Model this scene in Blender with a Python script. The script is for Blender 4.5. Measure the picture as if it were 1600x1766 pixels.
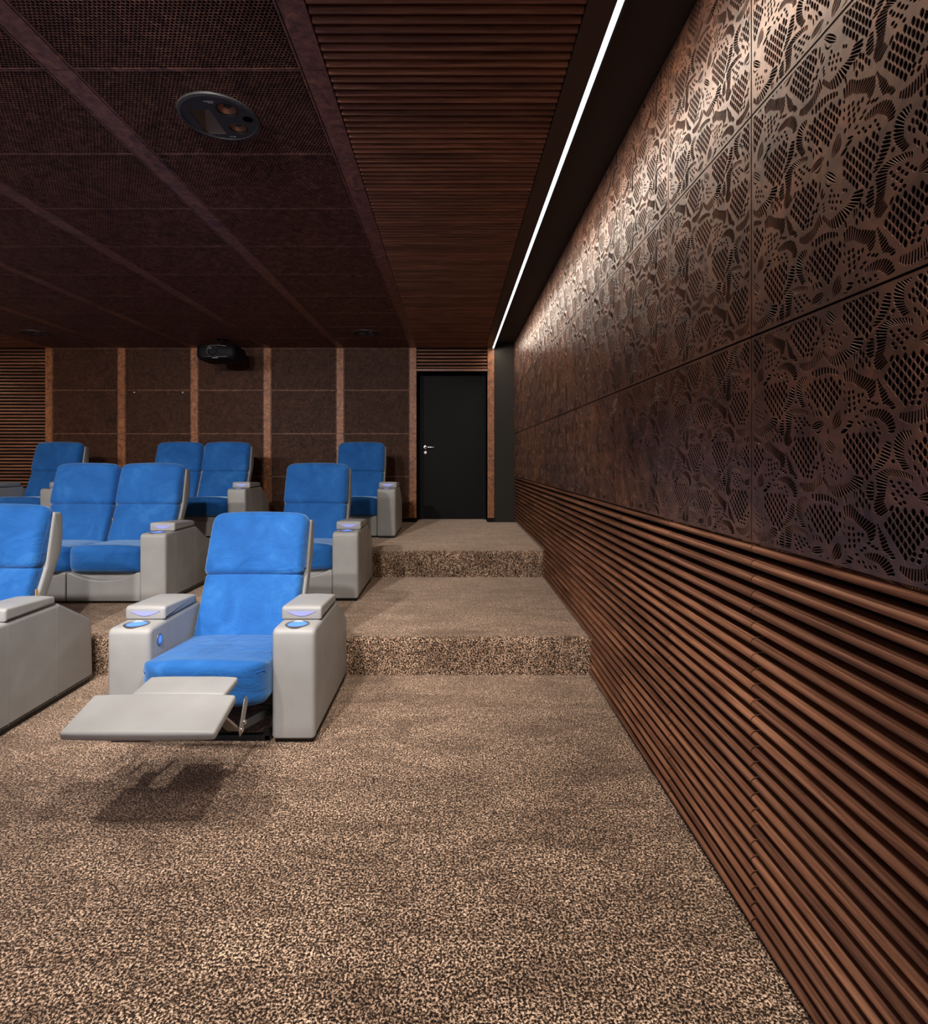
import bpy, bmesh, math, random
import numpy as np
from mathutils import Vector, Matrix
random.seed(7)
R = math.radians
SC = bpy.context.scene
for o in list(bpy.data.objects): bpy.data.objects.remove(o)
COL = SC.collection

# ------------------------------------------------------------ camera
F, CX, CY = 945.0, 780.0, 792.0
H = 1.367                                   # camera height above the front floor
cam_d = bpy.data.cameras.new('camera'); cam = bpy.data.objects.new('camera', cam_d)
COL.objects.link(cam); SC.camera = cam
cam.location = (0, 0, H); cam.rotation_euler = (R(90), 0, 0)
cam_d.sensor_fit = 'HORIZONTAL'; cam_d.sensor_width = 36; cam_d.lens = F / 1600 * 36
cam_d.shift_x = (800 - CX) / 1600; cam_d.shift_y = (CY - 883) / 1600
cam_d.clip_start = 0.05; cam_d.clip_end = 60

# ------------------------------------------------------------ view, world
SC.view_settings.view_transform = 'Standard'; SC.view_settings.look = 'None'
SC.view_settings.gamma = 1; SC.view_settings.use_curve_mapping = False
SC.view_settings.exposure = 0.0
W = bpy.data.worlds.new('world'); SC.world = W; W.use_nodes = True
W.node_tree.nodes['Background'].inputs[0].default_value = (0.02, 0.02, 0.025, 1)
W.node_tree.nodes['Background'].inputs[1].default_value = 1.0

# ------------------------------------------------------------ lamps
def aim(o, target):
    d = Vector(target) - o.location
    o.rotation_euler = d.to_track_quat('-Z', 'Y').to_euler()
def area(name, loc, target, sx, sy, power, color, spread=180):
    l = bpy.data.lights.new(name, 'AREA'); l.shape = 'RECTANGLE'; l.size = sx; l.size_y = sy
    l.energy = power; l.color = color; l.spread = R(spread)
    o = bpy.data.objects.new(name, l); COL.objects.link(o); o.location = loc; aim(o, target); return o
def spot(name, loc, target, power, color, angle=70, radius=0.03, blend=0.6):
    l = bpy.data.lights.new(name, 'SPOT'); l.energy = power; l.color = color
    l.spot_size = R(angle); l.spot_blend = blend; l.shadow_soft_size = radius
    o = bpy.data.objects.new(name, l); COL.objects.link(o); o.location = loc; aim(o, target); return o
WARM = (1.0, 0.86, 0.70); NEUT = (1.0, 0.955, 0.92)
ZC = H + 1.557                              # ceiling height
# light that the two cove strips throw down the side walls
for nm, x, tx in (('cove_light_right', 0.60, 0.86), ('cove_light_left', -6.80, -7.06)):
    o = area(nm, (x, 2.6, ZC - 0.012), (tx, 2.6, ZC - 0.9), 0.02, 10.0, 52, WARM)
    o.rotation_euler = (0, -math.atan2(tx - x, 0.9), 0)
# ceiling downlights in front of the first row
for i, (x, y, tx, ty, p) in enumerate([(-1.75, 1.55, -1.6, 2.3, 170), (-0.2, 1.3, -0.2, 2.2, 210), (-3.2, 1.2, -3.2, 4.6, 190),
                           (-1.1, 0.6, -0.9, 5.4, 350), (-4.6, 1.2, -4.6, 6.4, 360), (-2.2, 0.2, -2.6, 7.0, 440),
                           (0.0, 0.0, 0.0, 1.2, 65)]):
    spot('downlight_lamp', (x, y, ZC - 0.03), (tx, ty, 0.4), p, NEUT, 75, 0.06)
area('front_wash', (-2.6, -1.6, ZC - 0.05), (-2.4, 4.5, 0.6), 3.5, 0.5, 12, NEUT)

# ------------------------------------------------------------ materials
def mat(name, base=(.5, .5, .5), rough=.5, metal=0, spec=.5, emit=None, es=0, sheen=0, sheen_tint=(1, 1, 1), coat=0):
    m = bpy.data.materials.new(name); m.use_nodes = True
    b = m.node_tree.nodes['Principled BSDF']
    b.inputs['Base Color'].default_value = (*base, 1); b.inputs['Roughness'].default_value = rough
    b.inputs['Metallic'].default_value = metal; b.inputs['Specular IOR Level'].default_value = spec
    if emit: b.inputs['Emission Color'].default_value = (*emit, 1); b.inputs['Emission Strength'].default_value = es
    if sheen:
        b.inputs['Sheen Weight'].default_value = sheen; b.inputs['Sheen Tint'].default_value = (*sheen_tint, 1)
        b.inputs['Sheen Roughness'].default_value = .45
    if coat: b.inputs['Coat Weight'].default_value = coat; b.inputs['Coat Roughness'].default_value = .3
    return m
class N:                                    # tiny node helper
    def __init__(s, m): s.t = m.node_tree; s.b = s.t.nodes['Principled BSDF']
    def n(s, kind, **kw):
        x = s.t.nodes.new(kind)
        for k, v in kw.items():
            if k.startswith('i_'): x.inputs[k[2:].replace('_', ' ')].default_value = v
            else: setattr(x, k, v)
        return x
    def l(s, a, b): s.t.links.new(a, b)
    def coord(s, world=True, scale=(1, 1, 1)):
        src = s.n('ShaderNodeNewGeometry').outputs['Position'] if world else s.n('ShaderNodeTexCoord').outputs['Object']
        mp = s.n('ShaderNodeMapping'); mp.inputs['Scale'].default_value = scale; s.l(src, mp.inputs['Vector']); return mp.outputs[0]
    def noise(s, v, scale, detail=3, rough=.5, dist=0):
        x = s.n('ShaderNodeTexNoise', i_Scale=scale, i_Detail=detail, i_Roughness=rough, i_Distortion=dist); s.l(v, x.inputs['Vector']); return x.outputs['Fac']
    def ramp(s, f, stops):
        r = s.n('ShaderNodeValToRGB'); e = r.color_ramp.elements
        while len(e) < len(stops): e.new(.5)
        for i, (p, c) in enumerate(stops): e[i].position = p; e[i].color = (*c, 1)
        s.l(f, r.inputs[0]); return r.outputs[0]
    def mix(s, a, b, f, mode='MIX'):
        x = s.n('ShaderNodeMix', data_type='RGBA', blend_type=mode)
        if isinstance(f, (int, float)): x.inputs[0].default_value = f
        else: s.l(f, x.inputs[0])
        for k, v in ((6, a), (7, b)):
            if isinstance(v, tuple): x.inputs[k].default_value = (*v, 1)
            else: s.l(v, x.inputs[k])
        return x.outputs[2]
    def bump(s, f, strength, dist, prev=None):
        x = s.n('ShaderNodeBump', i_Strength=strength, i_Distance=dist); s.l(f, x.inputs['Height'])
        if prev: s.l(prev, x.inputs['Normal'])
        return x.outputs[0]
    def base(s, c): s.l(c, s.b.inputs['Base Color'])
    def nrm(s, c): s.l(c, s.b.inputs['Normal'])

M = {}
def carpet():
    m = mat('carpet', rough=.95, spec=.05, sheen=.62, sheen_tint=(1.0, .76, .59)); n = N(m); v = n.coord()
    vo = n.n('ShaderNodeTexVoronoi', i_Scale=300.0, i_Randomness=1.0); n.l(v, vo.inputs['Vector'])
    sp_ = n.n('ShaderNodeSeparateColor'); n.l(vo.outputs['Color'], sp_.inputs[0])
    ns = n.noise(v, 140, 2, .6)
    am = n.n('ShaderNodeMath', operation='MULTIPLY_ADD', i_Value=.5); n.l(sp_.outputs[0], am.inputs[0]); am.inputs[1].default_value = .22
    n.l(ns, am.inputs[2]); sb = n.n('ShaderNodeMath', operation='SUBTRACT'); n.l(am.outputs[0], sb.inputs[0]); sb.inputs[1].default_value = .11
    a = sb.outputs[0]
    c = n.ramp(a, [(.38, (.003, .002, .0015)), (.47, (.045, .027, .017)), (.54, (.30, .195, .125)), (.63, (.92, .68, .50))])
    cc = n.noise(v, 38, 2, .6); c = n.mix(c, n.ramp(cc, [(.35, (.62, .60, .58)), (.62, (1.1, 1.08, 1.06))]), 1.0, 'MULTIPLY')
    b = n.noise(n.coord(scale=(1, 2.6, 1)), 2.4, 5, .68, .7)
    c2 = n.mix(c, n.ramp(b, [(.34, (.50, .46, .44)), (.62, (1.08, 1.06, 1.05))]), 1.0, 'MULTIPLY')
    n.base(c2)
    n.nrm(n.bump(a, .5, .006, n.bump(b, .3, .02)))
    return m
def walnut(name, axis, k=1.0):
    m = mat(name, rough=.42, spec=.45); n = N(m)
    sc = {'y': (60, 2.2, 60), 'x': (2.2, 60, 60)}[axis]
    v = n.coord(scale=sc); g = n.noise(v, 1.3, 5, .65, .6)
    c = n.ramp(g, [(.3, (.055 * k, .022 * k, .012 * k)), (.5, (.15 * k, .066 * k, .036 * k)), (.72, (.27 * k, .135 * k, .078 * k))])
    at = n.n('ShaderNodeAttribute', attribute_name='tone')
    c = n.mix(c, n.ramp(at.outputs['Fac'], [(0, (.74, .68, .66)), (.5, (.98, .92, .90)), (1, (1.28, 1.2, 1.12))]), 1.0, 'MULTIPLY')
    n.base(c); n.nrm(n.bump(g, .15, .002)); return m
def burl(name, k=1.0, rough=.4, t=(1, 1)):
    m = mat(name, rough=rough, spec=.5); n = N(m); v = n.coord()
    a = n.noise(v, 9, 6, .7, 2.2); b = n.noise(v, 45, 4, .6, 1.0)
    c = n.ramp(a, [(.3, (.05 * k, .018 * k * t[0], .010 * k * t[1])), (.5, (.19 * k, .075 * k * t[0], .036 * k * t[1])), (.72, (.34 * k, .15 * k * t[0], .075 * k * t[1]))])
    c = n.mix(c, n.ramp(b, [(.3, (.55, .5, .5)), (.65, (1.1, 1.1, 1.1))]), 1.0, 'MULTIPLY')
    n.base(c); n.nrm(n.bump(b, .1, .001)); return m
def lacewood():
    m = mat('dark_bronze_veneer', rough=.36, spec=.6, metal=.25); n = N(m); v = n.coord()
    a = n.noise(v, 7, 5, .65, 1.4); b = n.noise(n.coord(scale=(1, .7, 2)), 1.1, 2)
    c = n.ramp(a, [(.3, (.07, .038, .028)), (.5, (.15, .078, .052)), (.72, (.27, .13, .075))])
    c = n.mix(c, n.ramp(b, [(.35, (.75, .78, .95)), (.6, (1.1, 1.0, .95))]), 1.0, 'MULTIPLY')
    n.base(c)
    f = n.noise(v, 60, 3); n.nrm(n.bump(f, .12, .001)); return m
def velvet():
    m = mat('blue_velvet', rough=.75, spec=.2, sheen=.55, sheen_tint=(.48, .72, 1.0)); n = N(m)
    v = n.coord(False); a = n.noise(v, 4.5, 4, .6, .8); f = n.noise(v, 300, 2)
    c = n.ramp(a, [(.3, (.006, .075, .27)), (.55, (.012, .105, .345)), (.75, (.030, .155, .42))])
    n.base(c)
    w = n.noise(n.coord(False, (1, 1, 1.6)), 7, 3, .5, 1.6)
    n.nrm(n.bump(f, .15, .001, n.bump(w, .38, .025))); return m
def leather():
    m = mat('grey_leather', (.42, .39, .355), .48, spec=.4); n = N(m); v = n.coord(False)
    f = n.noise(v, 420, 3); w = n.noise(v, 5, 3, .5)
    n.base(n.ramp(w, [(.3, (.285, .275, .262)), (.7, (.335, .325, .31))]))
    n.nrm(n.bump(f, .18, .001, n.bump(w, .12, .01))); return m
M['carpet'] = carpet()
M['wal_y'] = walnut('walnut_batten', 'y', 1.42); M['wal_x'] = walnut('walnut_ceiling_batten', 'x', 1.5)
M['burl'] = burl('burl_veneer', 1.75, .5, (.9, .62)); M['beam'] = burl('ceiling_burl_veneer', 1.3, .42, (1.08, 1.35))
M['perf'] = burl('perforated_veneer', 1.15, .45, (1.12, 1.5)); M['perfwall'] = burl('perforated_wall_veneer', 1.1, .6)
M['lace'] = lacewood(); M['velvet'] = velvet(); M['leather'] = leather()
M['seam'] = mat('stitch_thread', (.22, .20, .18), .8)
M['bseam'] = mat('blue_stitch', (.005, .09, .42), .8)
M['black'] = mat('black_backing', (.006, .005, .005), .9, spec=.1)
M['door'] = mat('black_door_paint', (.0075, .0068, .006), .6, spec=.15)
M['charcoal'] = mat('charcoal_plaster', (.028, .025, .021), .7, spec=.2)
M['cove'] = mat('dark_cove_paint', (.022, .016, .013), .6)
M['covebeam'] = mat('brown_cove_board', (.06, .033, .022), .5)
M['steel'] = mat('satin_steel', (.42, .40, .37), .45, 1)
M['chrome'] = mat('polished_nickel', (.75, .72, .68), .18, 1)
M['blackmetal'] = mat('black_metal', (.012, .012, .013), .4, .3)
M['plastic'] = mat('black_plastic', (.004, .004, .006), .6, spec=.2)
M['speaker'] = mat('speaker_plastic', (.034, .031, .032), .55)
M['cone'] = mat('copper_cone', (.50, .36, .28), .28, .9)
M['cap'] = mat('rubber_dust_cap', (.02, .02, .022), .5)
M['horn'] = mat('horn_plastic', (.16, .13, .11), .5)
M['white'] = mat('white_print', (.55, .53, .55), .6)
M['tag'] = mat('tan_label', (.72, .42, .12), .6)
M['led'] = mat('led_diffuser', (.8, .8, .8), .5, emit=(.80, .88, 1.0), es=2.0)
M['ledglow'] = mat('cup_glow', (.05, .15, .6), .4, emit=(.05, .16, 1.0), es=1.3)
M['lilac'] = mat('painted_glow_crescent', (.22, .22, .30), .5, emit=(.30, .36, 1.0), es=.45)  # emission stands in for cup light falling on the pad front
M['screen'] = mat('projection_screen', (.8, .8, .8), .8, emit=(.74, .68, 1.0), es=1.1)

# ------------------------------------------------------------ builders
def tag(o, label=None, cat=None, group=None, kind=None):
    if label: o['label'] = label
    if cat: o['category'] = cat
    if group: o['group'] = group
    if kind: o['kind'] = kind
    return o
def empty(name, loc=(0, 0, 0), parent=None):
    o = bpy.data.objects.new(name, None); COL.objects.link(o); o.location = loc; o.empty_display_size = .1
    if parent: o.parent = parent
    return o
def link(name, me, parent=None, loc=(0, 0, 0), rot=(0, 0, 0), scale=(1, 1, 1)):
    o = bpy.data.objects.new(name, me); COL.objects.link(o); o.location = loc; o.rotation_euler = rot; o.scale = scale
    if parent: o.parent = parent
    return o
class MB:
    def __init__(s): s.v = []; s.f = []; s.t = []
    def add(s, vs, fs, tone=.5):
        k = len(s.v); s.v += [tuple(p) for p in vs]; s.f += [tuple(i + k for i in f) for f in fs]; s.t += [tone] * len(vs); return s
    def box(s, x0, x1, y0, y1, z0, z1, tone=.5):
        return s.add([(x0, y0, z0), (x1, y0, z0), (x1, y1, z0), (x0, y1, z0), (x0, y0, z1), (x1, y0, z1), (x1, y1, z1), (x0, y1, z1)],
              [(0, 3, 2, 1), (4, 5, 6, 7), (0, 1, 5, 4), (1, 2, 6, 5), (2, 3, 7, 6), (3, 0, 4, 7)], tone)
    def tube(s, pts, r, n=6):
        pts = [Vector(p) for p in pts]; vs = []
        for i, p in enumerate(pts):
            d = (pts[min(i + 1, len(pts) - 1)] - pts[max(i - 1, 0)]).normalized()
            a = d.orthogonal().normalized() if i == 0 else (a - d * a.dot(d)).normalized()
            b = d.cross(a)
            vs += [p + (a * math.cos(2 * math.pi * j / n) + b * math.sin(2 * math.pi * j / n)) * r for j in range(n)]
        fs = [(i * n + j, i * n + (j + 1) % n, (i + 1) * n + (j + 1) % n, (i + 1) * n + j) for i in range(len(pts) - 1) for j in range(n)]
        fs += [tuple(range(n))[::-1], tuple(range((len(pts) - 1) * n, len(pts) * n))]
        return s.add(vs, fs)
    def lathe(s, prof, c=(0, 0, 0), axis='z', n=40, sx=1, sy=1, cap=True):
        vs = []
        for r, h in prof:
            for j in range(n):
                a = 2 * math.pi * j / n; x, y = r * math.cos(a) * sx, r * math.sin(a) * sy
                p = {'z': (x, y, h), 'y': (x, h, y), 'x': (h, x, y)}[axis]
                vs.append((c[0] + p[0], c[1] + p[1], c[2] + p[2]))
        fs = [(i * n + j, i * n + (j + 1) % n, (i + 1) * n + (j + 1) % n, (i + 1) * n + j) for i in range(len(prof) - 1) for j in range(n)]
        if cap and prof[0][0] > 1e-6: fs.append(tuple(range(n))[::-1])
        if cap and prof[-1][0] > 1e-6: fs.append(tuple(range((len(prof) - 1) * n, len(prof) * n)))
        return s.add(vs, fs)
    def prism(s, poly, axis, a, b, tone=.5):            # poly in the other two axes, extruded a..b along axis
        f = {'x': lambda p, h: (h, p[0], p[1]), 'y': lambda p, h: (p[0], h, p[1]), 'z': lambda p, h: (p[0], p[1], h)}[axis]
        n = len(poly)
        return s.add([f(p, a) for p in poly] + [f(p, b) for p in poly],
              [tuple(range(n)), tuple(range(n, 2 * n))[::-1]] + [(i, i + n, (i + 1) % n + n, (i + 1) % n) for i in range(n)], tone)
    def mesh(s, name, m, smooth=None, fix=True):
        me = bpy.data.meshes.new(name); me.from_pydata(s.v, [], s.f); me.materials.append(m)
        at = me.attributes.new('tone', 'FLOAT', 'POINT'); at.data.foreach_set('value', s.t)
        if fix:
            bm = bmesh.new(); bm.from_mesh(me); bmesh.ops.recalc_face_normals(bm, faces=bm.faces); bm.to_mesh(me); bm.free()
        if smooth:
            me.polygons.foreach_set('use_smooth', [True] * len(me.polygons)); me.set_sharp_from_angle(angle=R(smooth))
        me.update(); return me
    def build(s, name, m, parent=None, smooth=None, bevel=0, loc=(0, 0, 0), rot=(0, 0, 0)):
        o = link(name, s.mesh(name, m, smooth), parent, loc, rot)
        if bevel:
            b = o.modifiers.new('bevel', 'BEVEL'); b.width = bevel; b.segments = 3; b.limit_method = 'ANGLE'; b.angle_limit = R(35)
            if not smooth: o.data.polygons.foreach_set('use_smooth', [True] * len(o.data.polygons)); o.data.set_sharp_from_angle(angle=R(40))
        return o

def round_poly(pts, r, seg=5, step=.03):
    """closed polygon with every corner rounded (r: number or list), long edges subdivided"""
    n = len(pts); out = []
    rr = r if isinstance(r, (list, tuple)) else [r] * n
    for i in range(n):
        p, a, b = Vector(pts[i]), Vector(pts[i - 1]), Vector(pts[(i + 1) % n])
        da, db = (a - p), (b - p); la, lb = da.length, db.length; da.normalize(); db.normalize()
        ang = da.angle(db); ri = rr[i]
        t = min(ri / max(math.tan(ang / 2), 1e-4), la * .49, lb * .49)
        ri = t * math.tan(ang / 2)
        s, e = p + da * t, p + db * t
        c = p + (da + db).normalized() * (ri / max(math.sin(ang / 2), 1e-4))
        a0 = math.atan2((s - c).y, (s - c).x); a1 = math.atan2((e - c).y, (e - c).x)
        d = (a1 - a0 + math.pi) % (2 * math.pi) - math.pi
        for k in range(seg + 1):
            q = a0 + d * k / seg; out.append(Vector((c.x + ri * math.cos(q), c.y + ri * math.sin(q))))
    res = []
    for i in range(len(out)):
        a, b = out[i], out[(i + 1) % len(out)]; k = max(1, int((b - a).length / step))
        for j in range(k): res.append(a.lerp(b, j / k))
    return res
def loft_x(prof, x0, x1, r, nx=14, crown=None, warp=None, nr=5):
    """closed YZ profile lofted across x; both ends rounded with radius r. crown(u, p)->outward offset; warp(x,y,z,u)->xyz"""
    n = len(prof)
    area_ = sum(prof[i].x * prof[(i + 1) % n].y - prof[(i + 1) % n].x * prof[i].y for i in range(n))
    sg = 1 if area_ > 0 else -1
    nor = []
    for i in range(n):
        t = (prof[(i + 1) % n] - prof[i - 1]).normalized(); nor.append(Vector((t.y, -t.x)) * sg)
    st = [(x0 + r * (1 - math.cos(a)), r * (1 - math.sin(a))) for a in [math.pi / 2 * k / nr for k in range(nr + 1)]]
    xs = st + [(x0 + r + (x1 - x0 - 2 * r) * k / nx, 0) for k in range(1, nx)] + [(x0 + x1 - x, o) for x, o in st[::-1]]
    vs = []
    for x, off in xs:
        u = (2 * x - x0 - x1) / (x1 - x0)
        for p, m_ in zip(prof, nor):
            q = p - m_ * off
            if crown: q = q + m_ * crown(u, p)
            v = (x, q.x, q.y)
            vs.append(warp(*v, u) if warp else v)
    fs = [(i * n + j, i * n + (j + 1) % n, (i + 1) * n + (j + 1) % n, (i + 1) * n + j) for i in range(len(xs) - 1) for j in range(n)]
    fs += [tuple(range(n))[::-1], tuple(range((len(xs) - 1) * n, len(xs) * n))]
    return vs, fs

# ================================================================ THE ROOM
XW = 0.86; XL = -7.06; YB = 7.667; YD = 8.05; YF = -2.7; MOD = 0.6085
L1, L2 = 0.235, 0.485; S1, S2 = 3.47, 5.26
def floor_profile():
    p = [(YF, 0), (S1, 0)]
    def nose(y, z):
        r = .045
        return [(y, z - r)] + [(y + r * (1 - math.cos(a)), z - r + r * math.sin(a)) for a in [math.pi / 2 * k / 6 for k in range(1, 7)]]
    p += nose(S1, L1) + [(S2, L1)] + nose(S2, L2) + [(YD + .1, L2)]
    return p
fp = floor_profile(); mb = MB(); k = len(fp)
mb.add([(XL - .1, y, z) for y, z in fp] + [(XW + .1, y, z) for y, z in fp] + [(XL - .1, YF, -.1), (XL - .1, YD + .1, -.1), (XW + .1, YF, -.1), (XW + .1, YD + .1, -.1)],
       [(i, i + 1, i + 1 + k, i + k) for i in range(k - 1)] + [(2 * k, 2 * k + 2, 2 * k + 3, 2 * k + 1)])
floor = mb.build('floor', M['carpet'], smooth=50)
tag(floor, 'brown speckled carpet floor rising in two carpeted steps', kind='structure')

def D(c, w, d, n=8):                                # half round batten section: centre c, width w, depth d
    pts = [(-w / 2, 0)] + [(-w / 2 * math.cos(math.pi * k / n), d * .45 + d * .55 * math.sin(math.pi * k / n)) for k in range(n + 1)] + [(w / 2, 0)]
    return pts
# ---- right wall
wall_r = MB().box(XW + .045, XW + .12, YF, YD, -.05, ZC + .2).build('wall_right', M['black']); tag(wall_r, 'right side wall clad in lace panels above dark wooden battens', kind='structure')
def batten_module(y0, y1, mirror=False):
    b = MB(); c0 = H - .2585
    for i in range(25):
        z = c0 - .045 * i; a0, a1 = y0, y1
        if z < L2 + .012: a1 = min(a1, S2 - .004)
        if z < L1 + .012: a1 = min(a1, S1 - .004)
        if z < .012 or a1 - a0 < .02: continue
        s = -1 if not mirror else 1
        X0 = XW + .045 if not mirror else XL - .045
        sec = [(X0 + s * q, z + p) for p, q in D(0, .029, .043, 9)]
        b.prism([(x, zz) for x, zz in sec], 'y', a0 + .0025, a1 - .0025, random.random())
    return b
cols = [(YB - MOD * (k + 1), YB - MOD * k) for k in range(17)]
for y0, y1 in cols[:14]:
    batten_module(y0, y1).build('batten_panel', M['wal_y'], wall_r, smooth=35)
# lace panels: real cut-outs in a 6 mm sheet
LP = MOD - .004
PER_U, PER_V = .3042, .297
def unproj(px, py):                                  # a measured mark on the wall -> (u to the right as seen, v up) in metres
    s = XW / (px - CX)
    return (1.585 - F * s, (CY - py) * s + .241)
def A_(x, y): return unproj(1400 + x / 8, 640 + y / 8)
def B_(x, y): return unproj(1400 + x / 8, 760 + y / 8)
def C_(x, y): return unproj(1290 + x / 8, 640 + y / 8)
def lens(c, hl, hw, ang, n=8, e=1.6):
    out = []
    for k in range(n):
        a = 2 * math.pi * k / n; x = math.cos(a); y = math.sin(a); g = (abs(x) ** e + abs(y) ** e) ** (-1 / e)
        x *= hl * g; y *= hw * g
        out.append((c[0] + x * math.cos(ang) - y * math.sin(ang), c[1] + x * math.sin(ang) + y * math.cos(ang)))
    return out
def resample(path, n):
    P = np.array(path, float); d = np.r_[0, np.cumsum(np.hypot(*np.diff(P, axis=0).T))]
    t = np.linspace(0, d[-1], n)
    return np.c_[np.interp(t, d, P[:, 0]), np.interp(t, d, P[:, 1])]
def slots(T, pa, pb, n, fill=.76):
    a = resample([T(*p) for p in pa], 2 * n + 1); b = resample([T(*p) for p in pb], 2 * n + 1); out = []
    for i in range(n):
        a0, a1, b0, b1 = a[2 * i], a[2 * i + 2], b[2 * i], b[2 * i + 2]; am, bm_ = a[2 * i + 1], b[2 * i + 1]
        wa = (a1 - a0) * fill / 2; wb = (b1 - b0) * fill / 2; d = bm_ - am
        L = np.hypot(*d); d = d / max(L, 1e-6); e = min(.003, L * .2)
        pts = [am - wa * .55, am + d * e - wa, bm_ - d * e - wb, bm_ - wb * .55, bm_ + wb * .55, bm_ - d * e + wb, am + d * e + wa, am + wa * .55]
        out.append([tuple(p) for p in pts])
    return out
def leaf(T, p, q, half, n, curve=.15):               # leaf of n curved slits running p -> q
    p = np.array(T(*p)); q = np.array(T(*q)); d = q - p; L = np.hypot(*d); d = d / L; m = np.array((-d[1], d[0])); out = []
    for i in range(n):
        t = (i - (n - 1) / 2) / ((n - 1) / 2 + .35); ll = L * .5 * math.sqrt(max(0.1, 1 - t * t * .8)); w = half / n * .74
        c = (p + q) / 2 + m * t * half; pts = []; bow = t * half * -.45 + curve * L * .1
        for s_ in (-1, -.5, 0, .5, 1): pts.append(c + d * ll * s_ + m * (bow * s_ * s_ + w * math.sqrt(max(0.04, 1 - s_ * s_))))
        for s_ in (1, .5, 0, -.5, -1): pts.append(c + d * ll * s_ + m * (bow * s_ * s_ - w * math.sqrt(max(0.04, 1 - s_ * s_))))
        out.append([tuple(x) for x in pts])
    return out
def inside(p, poly):
    c = False; x, y = p
    for i in range(len(poly)):
        x0, y0 = poly[i]; x1, y1 = poly[i - 1]
        if (y0 > y) != (y1 > y) and x < (x1 - x0) * (y - y0) / (y1 - y0) + x0: c = not c
    return c
def lattice(T, poly, cu=.0187, cv=.0218, hl=.0087, hw=.0057):
    P = [T(*p) for p in poly]; us = [p[0] for p in P]; vs = [p[1] for p in P]; out = []
    j = 0; v = max(vs)
    while v > min(vs):
        u = min(us) + (cu / 2 if j % 2 else 0)
        while u < max(us):
            if inside((u, v), P): out.append(lens((u, v), hl, hw, math.pi / 2, 8, 1.5))
            u += cu
        v -= cv / 2; j += 1
    return out
def dots(T, pts, r=.0042, ang=1.0, st=1.35): return [lens(T(*p), r * st, r, ang, 7, 2) for p in pts]
mot = []; mesh_mot = []
mesh_mot += lattice(A_, [(320, 940), (450, 870), (560, 830), (750, 820), (910, 910), (905, 1060), (850, 1190), (800, 1310), (720, 1500), (640, 1440), (470, 1330), (400, 1200), (370, 1050)])
mesh_mot += lattice(C_, [(500, 1040), (650, 895), (780, 920), (905, 930), (905, 1190), (850, 1270), (790, 1400), (690, 1460), (630, 1390), (570, 1200)])
mesh_mot += lattice(C_, [(810, 60), (960, 20), (1130, -10), (1230, 10), (1230, 200), (1235, 330), (1190, 450), (1100, 540), (1060, 620), (970, 540), (880, 470), (830, 380)])
mot += leaf(A_, (240, 810), (340, 550), .018, 5, -.2)
mot += leaf(C_, (830, 800), (1010, 730), .0175, 6, .3)
mot += leaf(A_, (130, 950), (290, 1150), .0175, 6, .3)
mot += [lens(A_(485, 705), .011, .0030, -.25), lens(A_(465, 760), .011, .0042, .1), lens(A_(400, 830), .0125, .0046, .35), lens(A_(177, 840), .008, .004, 1.57),
        lens(A_(68, 1075), .014, .0036, 1.45), lens(A_(95, 1170), .011, .004, 1.2), lens(A_(115, 1220), .009, .0035, .7),
        lens(C_(955, 590), .0125, .0042, -.9), lens(C_(905, 590), .010, .0034, -1.2), lens(C_(862, 600), .010, .0028, -1.45)]
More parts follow.
